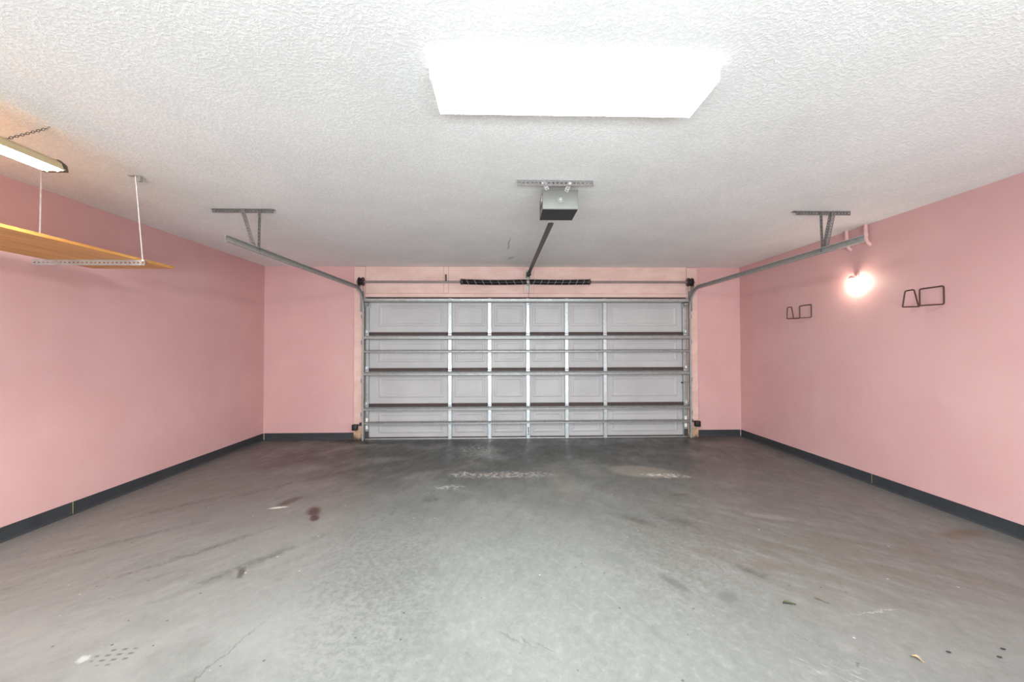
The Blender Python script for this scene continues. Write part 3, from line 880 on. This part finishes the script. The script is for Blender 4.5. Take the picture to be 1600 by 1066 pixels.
# rail: T section, with its pale spigot into the motor box
ra, rb = Vector((0.430, 3.385, 2.405)), Vector((0.398, D-0.10, 2.405))
rail_prof = [(-0.024, 0.0), (0.024, 0.0), (0.024, 0.005), (0.007, 0.006), (0.007, 0.034), (-0.007, 0.034), (-0.007, 0.006), (-0.024, 0.005)]
B().sweep(rail_prof, [rb, ra], (-1, 0, 0)).build('rail', 'railmat', op)
dv = (ra-rb).normalized()
B().sweep([(-0.016, 0.004), (0.016, 0.004), (0.016, 0.012), (-0.016, 0.012)], [ra-dv*0.05+Vector((0, 0, 0.003)), Vector((0.4305, my1-0.004, 2.411))], (-1, 0, 0)).build('rail_spigot', 'white', op)
# header bracket and pulley
q = B()
q.box(0.374, 0.379, D-0.135, D-0.044, 2.37, 2.45)
q.box(0.419, 0.424, D-0.135, D-0.044, 2.37, 2.45)
q.cyl((0.368, D-0.11, 2.41), (0.445, D-0.11, 2.41), 0.008, 10)
q.build('header_bracket', 'dark', op)
q = B().lathe((0.388, D-0.115, 2.41), (1, 0, 0), [(0, 0.036), (0.006, 0.03), (0.016, 0.03), (0.022, 0.036)], 18)
q.build('pulley', 'cast', op, True)
# trolley with the door arm, parked at the door end
q = B().box(0.372, 0.428, D-0.30, D-0.20, 2.378, 2.404, 0.004)
q.build('trolley', 'dark', op)
q = B().strip((0.405, D-0.24, 2.385), (0.405, ST-0.014, 1.965), (0, 1, 0), 0.022, 0.004, 0)
q.build('door_arm', 'railmat', op)

# ================================================================== CEILING LIGHT
lx0, lx1, ly0, ly1 = -0.300, 0.942, 1.664, 1.945
cl = empty('ceiling_light', ((lx0+lx1)/2, (ly0+ly1)/2, H), 'lit white wraparound fluorescent fixture flat on the ceiling', 'ceiling light')
B().box(lx0+0.02, lx1-0.02, ly0+0.03, ly1-0.03, H-0.022, H-0.0005).build('pan', 'white', cl)
q = B()
prof = [(ly0, H-0.004), (ly0+0.002, H-0.050), (ly0+0.010, H-0.062), (ly0+0.022, H-0.066), (ly1-0.022, H-0.066), (ly1-0.010, H-0.062), (ly1-0.002, H-0.050), (ly1, H-0.004)]
r = [[q.bm.verts.new((x, y, z)) for y, z in prof] for x in (lx0+0.008, lx1-0.008)]
for j in range(len(prof)-1):
    q.bm.faces.new((r[0][j], r[0][j+1], r[1][j+1], r[1][j]))
q.bm.faces.new(r[0][::-1]); q.bm.faces.new(r[1])
df = q.build('diffuser', 'lamp', cl)
# the prismatic sides of the wraparound pass far less light than its flat face
df.data.materials.append(M['lampside'])
for f in df.data.polygons:
    if abs(f.normal.z) < 0.8:
        f.material_index = 1
for x0, x1 in ((lx0, lx0+0.0075), (lx1-0.0075, lx1)):
    q = B()
    pr = [(y+(-0.002 if y < (ly0+ly1)/2 else 0.002), z-(0.002 if z < H-0.01 else 0)) for y, z in prof]
    r = [[q.bm.verts.new((x, y, z)) for y, z in pr] for x in (x0, x1)]
    m = len(pr)
    for j in range(m):
        q.bm.faces.new((r[0][j], r[0][(j+1) % m], r[1][(j+1) % m], r[1][j]))
    q.bm.faces.new(r[0][::-1]); q.bm.faces.new(r[1])
    q.build('end_cap', 'white', cl)

# ================================================================== SHELF
SZ = 1.999
sh = empty('hanging_shelf', (-3.03, 2.6, SZ), 'varnished plywood shelf hung from the ceiling by thin metal rods', 'shelf')
sx0, sx1, sy0, sy1 = -3.362, -2.705, 0.95, 3.362
B().box(sx0, sx1, sy0, sy1, SZ, SZ+0.0195, 0.0015).build('board', 'wood', sh)
def shelf_bracket(y, xe):
    q = B()
    q.strip((XL+0.001, y, SZ-0.0005), (xe, y, SZ-0.0005), (0, 0, -1), 0.040, 0.0025, 26, 0.45, 0.25)
    q.strip((XL+0.001, y+0.0025, SZ-0.003), (xe, y+0.0025, SZ-0.003), (0, 1, 0), 0.038, 0.0025, 26, 0.45, 0.3)
    q.build('angle_bracket', 'anglelight', sh)
shelf_bracket(3.028, -2.652)
shelf_bracket(1.35, -2.652)
def rod(bot, top, clip):
    q = B().tube([bot, top], 0.0046, 8)
    q.build('rod', 'rod', sh)
    t_ = Vector(top)
    q = B().box(t_.x-(0.045 if clip else 0.008), t_.x+0.006, t_.y-0.012, t_.y+0.012, H-0.005, H-0.0005)
    if clip: q.box(t_.x+0.012, t_.x+0.034, t_.y-0.004, t_.y+0.02, H-0.04, H-0.004, 0.002)
    q.build('ceiling_clip', 'anglelight' if clip else 'rod', sh)
    q = B().lathe(Vector(bot)-Vector((0, 0, 0.006)), (0, 0, 1), [(0, 0.006), (0.004, 0.010), (0.014, 0.010), (0.018, 0.006)], 10)
    q.build('eye_bolt', 'rod', sh, True)
rod((-2.660, 3.022, 1.99), (-2.543, 2.824, H-0.003), True)
rod((-3.0, 2.662, SZ+0.024), (-3.0, 2.665, H-0.003), False)
rod((-2.660, 1.345, 1.99), (-2.60, 1.30, H-0.003), False)

# ================================================================== SHOP LIGHT
fx, fz = -2.475, 2.345
fy0, fy1 = 1.07, 2.285
fl = empty('fluorescent_light', (fx, (fy0+fy1)/2, fz), 'beige shop light with lit tubes hung on a chain above the shelf', 'shop light')
q = B()
prof = [(-0.062, -0.018), (-0.050, 0.016), (-0.026, 0.036), (0.026, 0.036), (0.050, 0.016), (0.062, -0.018), (0.058, -0.019), (0.046, 0.010), (0.024, 0.030), (-0.024, 0.030), (-0.046, 0.010), (-0.058, -0.019)]
r = [[q.bm.verts.new((fx+a, y, fz+c)) for a, c in prof] for y in (fy0+0.02, fy1-0.025)]
m = len(prof)
for j in range(m):
    q.bm.faces.new((r[0][j], r[0][(j+1) % m], r[1][(j+1) % m], r[1][j]))
q.bm.faces.new(r[0][::-1]); q.bm.faces.new(r[1])
q.build('reflector_housing', 'beige', fl)
for dx in (-0.028, 0.028):
    q = B().cyl((fx+dx, fy0+0.03, fz-0.010), (fx+dx, fy1-0.034, fz-0.010), 0.0165, 14)
    q.build('tube', 'tube', fl, True)
for y0, s in ((fy1-0.034, 1), (fy0+0.03, -1)):
    q = B()
    pr = [(-0.060, -0.022), (-0.052, 0.018), (-0.027, 0.039), (0.027, 0.039), (0.052, 0.018), (0.060, -0.022)]
    rings = []
    for d, k_ in ((0, 1.03), (0.018, 1.03), (0.034, 0.86), (0.046, 0.55)):
        rings.append([q.bm.verts.new((fx+a*k_, y0+s*d, fz+0.004+(c-0.004)*k_)) for a, c in pr])
    for a, c in zip(rings, rings[1:]):
        for j in range(6):
            q.bm.faces.new((a[j], a[(j+1) % 6], c[(j+1) % 6], c[j]))
    q.bm.faces.new(rings[0][::-1]); q.bm.faces.new(rings[-1])
    q.build('end_cap', 'browncap', fl)
def chain(a, c, n):
    a, c = Vector(a), Vector(c)
    q = B()
    d = (c-a)/n; u = d.normalized()
    s1 = u.cross(Vector((0, 0, 1))).normalized(); s2 = u.cross(s1)
    for i in range(n):
        ce = a+d*(i+0.5)
        v = s1 if i % 2 else s2
        hl, hw = d.length*0.62, 0.0055
        pts = [ce+u*(hl*math.cos(t))+v*(hw*math.sin(t)) for t in (2*math.pi*k_/10 for k_ in range(10))]
        q.tube(pts, 0.0016, 5, closed=True)
    return q
ch = chain((fx, 2.035, fz+0.036), (-2.457, 2.205, H-0.012), 16).build('chain', 'chain', fl)
chain((fx, 1.32, fz+0.036), (-2.457, 1.15, H-0.012), 16).build('chain', 'chain', fl)
for yy in (2.205, 1.15):
    q = B().tube([(-2.457, yy, H-0.001), (-2.457, yy, H-0.010), (-2.453, yy, H-0.016), (-2.459, yy, H-0.02)], 0.0025, 6)
    q.lathe((-2.457, yy, H-0.0005), (0, 0, -1), [(0, 0.012), (0.003, 0.011), (0.005, 0.004)], 10)
    q.build('ceiling_hook', 'rod', fl)

# ================================================================== WALL BULB, PIPES, WIRE HOOKS
bx, by, bz_ = XR-0.056, 3.93, 1.982
wl = empty('wall_light', (XR, by, 2.06), 'bare glowing bulb in a pink painted lampholder on the wall', 'wall light')
q = B().box(XR-0.010, XR-0.0005, by-0.026, by+0.026, 2.04, 2.10, 0.004)
q.build('wall_plate', 'pipe', wl)
q = B().lathe((bx, by, 2.032), (0, 0, 1), [(0, 0.030), (0.003, 0.032), (0.009, 0.030), (0.018, 0.018), (0.03, 0.014)], 22)
q.box(bx-0.01, XR-0.008, by-0.011, by+0.011, 2.042, 2.062, 0.004)
q.build('lampholder', 'pipe', wl, True)
q = B().lathe((bx, by, 2.034), (0, 0, -1), [(0, 0.014), (0.012, 0.015), (0.026, 0.024), (0.042, 0.030), (0.056, 0.030), (0.070, 0.023), (0.078, 0.012), (0.080, 0.003)], 20)
q.build('bulb', 'bulb', wl, True)

def pipe(y, lab):
    r_ = 0.017
    x = XR-0.034
    pts = [(x, y, H-0.001), (x, y, 2.44)]
    pts += [(x+0.045*(1-math.cos(t)), y-0.012*(1-math.cos(t)), 2.44-0.10*math.sin(t)) for t in (math.pi/2*i/8 for i in range(1, 9))]
    root = empty('pipe_elbow', (x, y, H), lab, 'pipe', 'pink pipes')
    B().tube(pts, r_, 12).build('pipe', 'pipe', root, True)
    B().lathe((x, y, 2.452), (0, 0, -1), [(0, 0.0175), (0.002, 0.021), (0.03, 0.021), (0.032, 0.0175)], 14).build('collar', 'pipe', root, True)
pipe(4.006, 'pink painted pipe elbow partly behind the track, farther from the viewer')
pipe(3.79, 'pink painted pipe elbow just past the end of the track')

def bend(pts, r=0.016, n=4):
    """round the corners of a wire path"""
    pts = [Vector(p) for p in pts]
    out = [pts[0]]
    for a, c, e in zip(pts, pts[1:], pts[2:]):
        d1 = (a-c); d2 = (e-c)
        k_ = min(r, d1.length*0.45, d2.length*0.45)
        p0 = c+d1.normalized()*k_; p1 = c+d2.normalized()*k_
        for i in range(n+1):
            t = i/n
            out.append(p0*(1-t)**2+c*(2*t*(1-t))+p1*t*t)
    out.append(pts[-1])
    return out
def hook(yl, yr, fl_, label):
    xw = XR-0.006
    root = empty('wall_hook', (XR, (yl+yr)/2, 1.70), label, 'hook', 'wire wall hooks')
    fb_l, ft_l, ft_r, fb_r = fl_
    z0 = 1.686
    pts = [(xw, yl, z0), (xw, yl, 1.836), (xw, yr, 1.836), (xw, yr, z0)]
    back = bend([(XR-0.155, fb_l, z0-0.004)] + pts + [(XR-0.175, fb_r, z0-0.008)])
    B().tube(back, 0.0056, 8).build('back_loop', 'wire', root, True)
    front = bend([(XR-0.155, fb_l, z0-0.004), (XR-0.166, fb_l, z0-0.004), (XR-0.166, ft_l, 1.815), (XR-0.166, ft_r, 1.817), (XR-0.175, fb_r, z0-0.008), (XR-0.165, fb_r, z0-0.008)], 0.014)
    B().tube(front, 0.0056, 8).build('front_loop', 'wire', root, True)
hook(3.325, 3.137, (3.318, 3.294, 3.220, 3.180), 'larger looking brown wire hook nearer the viewer on the pink wall')
hook(4.704, 4.523, (4.700, 4.690, 4.622, 4.580), 'brown wire hook between the bulb and the garage door corner')

# ================================================================== SAFETY SENSORS
def sensor(xc, s, zc, label):
    root = empty('safety_sensor', (xc, D-0.1, zc), label, 'sensor', 'door safety sensors')
    B().box(xc-0.038, xc+0.038, D-0.135, D-0.075, zc-0.042, zc+0.042, 0.008).build('body', 'black', root, True)
    xa, xb = sorted((xc-s*0.02, xc+s*0.075))
    q = B().box(xa, xb, D-0.074, D-0.071, zc+0.02, zc+0.036)
    xa, xb = sorted((xc+s*0.050, xc+s*0.075))
    q.box(xa, xb, D-0.0735, D-0.036, zc+0.015, zc+0.06)
    q.build('bracket', 'cast', root)
    B().lathe((xc+s*0.037, D-0.105, zc), (s, 0, 0), [(0, 0.014), (0.004, 0.014), (0.005, 0.010)], 12).build('lens', 'dark', root, True)
    B().tube([(xc, D-0.09, zc-0.04), (xc+s*0.01, D-0.06, zc-0.09), (xc+s*0.03, D-0.042, zc-0.15), (xc+s*0.03, D-0.042, 0.004)], 0.003, 6).build('wire', 'whitepaint', root)
sensor(-2.104, 1, 0.197, 'black door safety sensor beside the jamb nearer the shelf wall')
sensor(2.893, -1, 0.215, 'black door safety sensor beside the jamb nearer the hook wall')

# ================================================================== SMALL THINGS ON THE FLOOR
def leaf_mesh(cx, cy, L, wid, rot, curl, stem):
    bb = B()
    n = 10; rows = []
    ca, sa = math.cos(rot), math.sin(rot)
    for i in range(n+1):
        t = i/n
        wv = wid*math.sin(math.pi*min(1, t*1.15+0.04))**0.8 if t < 0.85 else wid*0.12
        wv = max(wv, wid*0.08)
        x = (t-0.5)*L; bend_ = curl*math.sin(t*math.pi*1.7)
        z = 0.002+0.006*math.sin(t*math.pi)
        row = []
        for sgn, lift in ((-1, 0.005), (0, 0), (1, 0.005)):
            px_, py_ = x, bend_+sgn*wv
            row.append((cx+px_*ca-py_*sa, cy+px_*sa+py_*ca, z+lift))
        rows.append(row)
    top = [[bb.bm.verts.new(p) for p in row] for row in rows]
    bot = [[bb.bm.verts.new((p[0], p[1], p[2]-0.0012)) for p in row] for row in rows]
    for i in range(n):
        for j in range(2):
            bb.bm.faces.new((top[i][j], top[i][j+1], top[i+1][j+1], top[i+1][j]))
            bb.bm.faces.new((bot[i][j], bot[i+1][j], bot[i+1][j+1], bot[i][j+1]))
        bb.bm.faces.new((top[i][0], top[i+1][0], bot[i+1][0], bot[i][0]))
        bb.bm.faces.new((top[i][2], bot[i][2], bot[i+1][2], top[i+1][2]))
    for e in (0, n):
        bb.bm.faces.new((top[e][0], bot[e][0], bot[e][1], top[e][1])); bb.bm.faces.new((top[e][1], bot[e][1], bot[e][2], top[e][2]))
    return bb
lf = leaf_mesh(1.497, 2.055, 0.062, 0.0085, -0.15, 0.006, 1).build('leaf', 'leaf', None, True, (1.497, 2.055, 0))
tag(lf, 'curled dark green leaf lying alone on the grey floor', 'leaf')
lf = leaf_mesh(1.779, 1.677, 0.040, 0.007, -1.15, 0.004, 1).build('leaf', 'leafbrown', None, True, (1.779, 1.677, 0))
tag(lf, 'dry tan leaf on the floor near the bottom of the photo', 'leaf')
tw = B().tube([(1.667, 2.100, 0.0045), (1.678, 2.086, 0.006), (1.692, 2.066, 0.004), (1.706, 2.050, 0.003)], [0.0045, 0.004, 0.0022, 0.0014], 7)
tag(tw.build('twig', 'twig', None, True, (1.685, 2.075, 0)), 'thin olive twig on the floor beside the green leaf', 'twig')
grit = None
for i, (x, y, a, lab) in enumerate(((1.955, 1.712, -0.4, 'dark seed husk on the floor between the tan leaf and the wall'),
                        (2.215, 1.722, -0.4, 'dark seed husk farthest to the right on the floor'),
                        (2.142, 1.678, -0.4, 'dark seed husk just in front of the rightmost one'))):
    bb = B().lathe((x, y, 0.0038), (math.cos(a), math.sin(a), 0), [(-0.009, 0.0008), (-0.006, 0.003), (0, 0.0036), (0.006, 0.003), (0.009, 0.0008)], 8)
    tag(bb.build('seed_husk', 'seed', None, True, (x, y, 0)), lab, 'seed', 'dark seed husks on the floor')
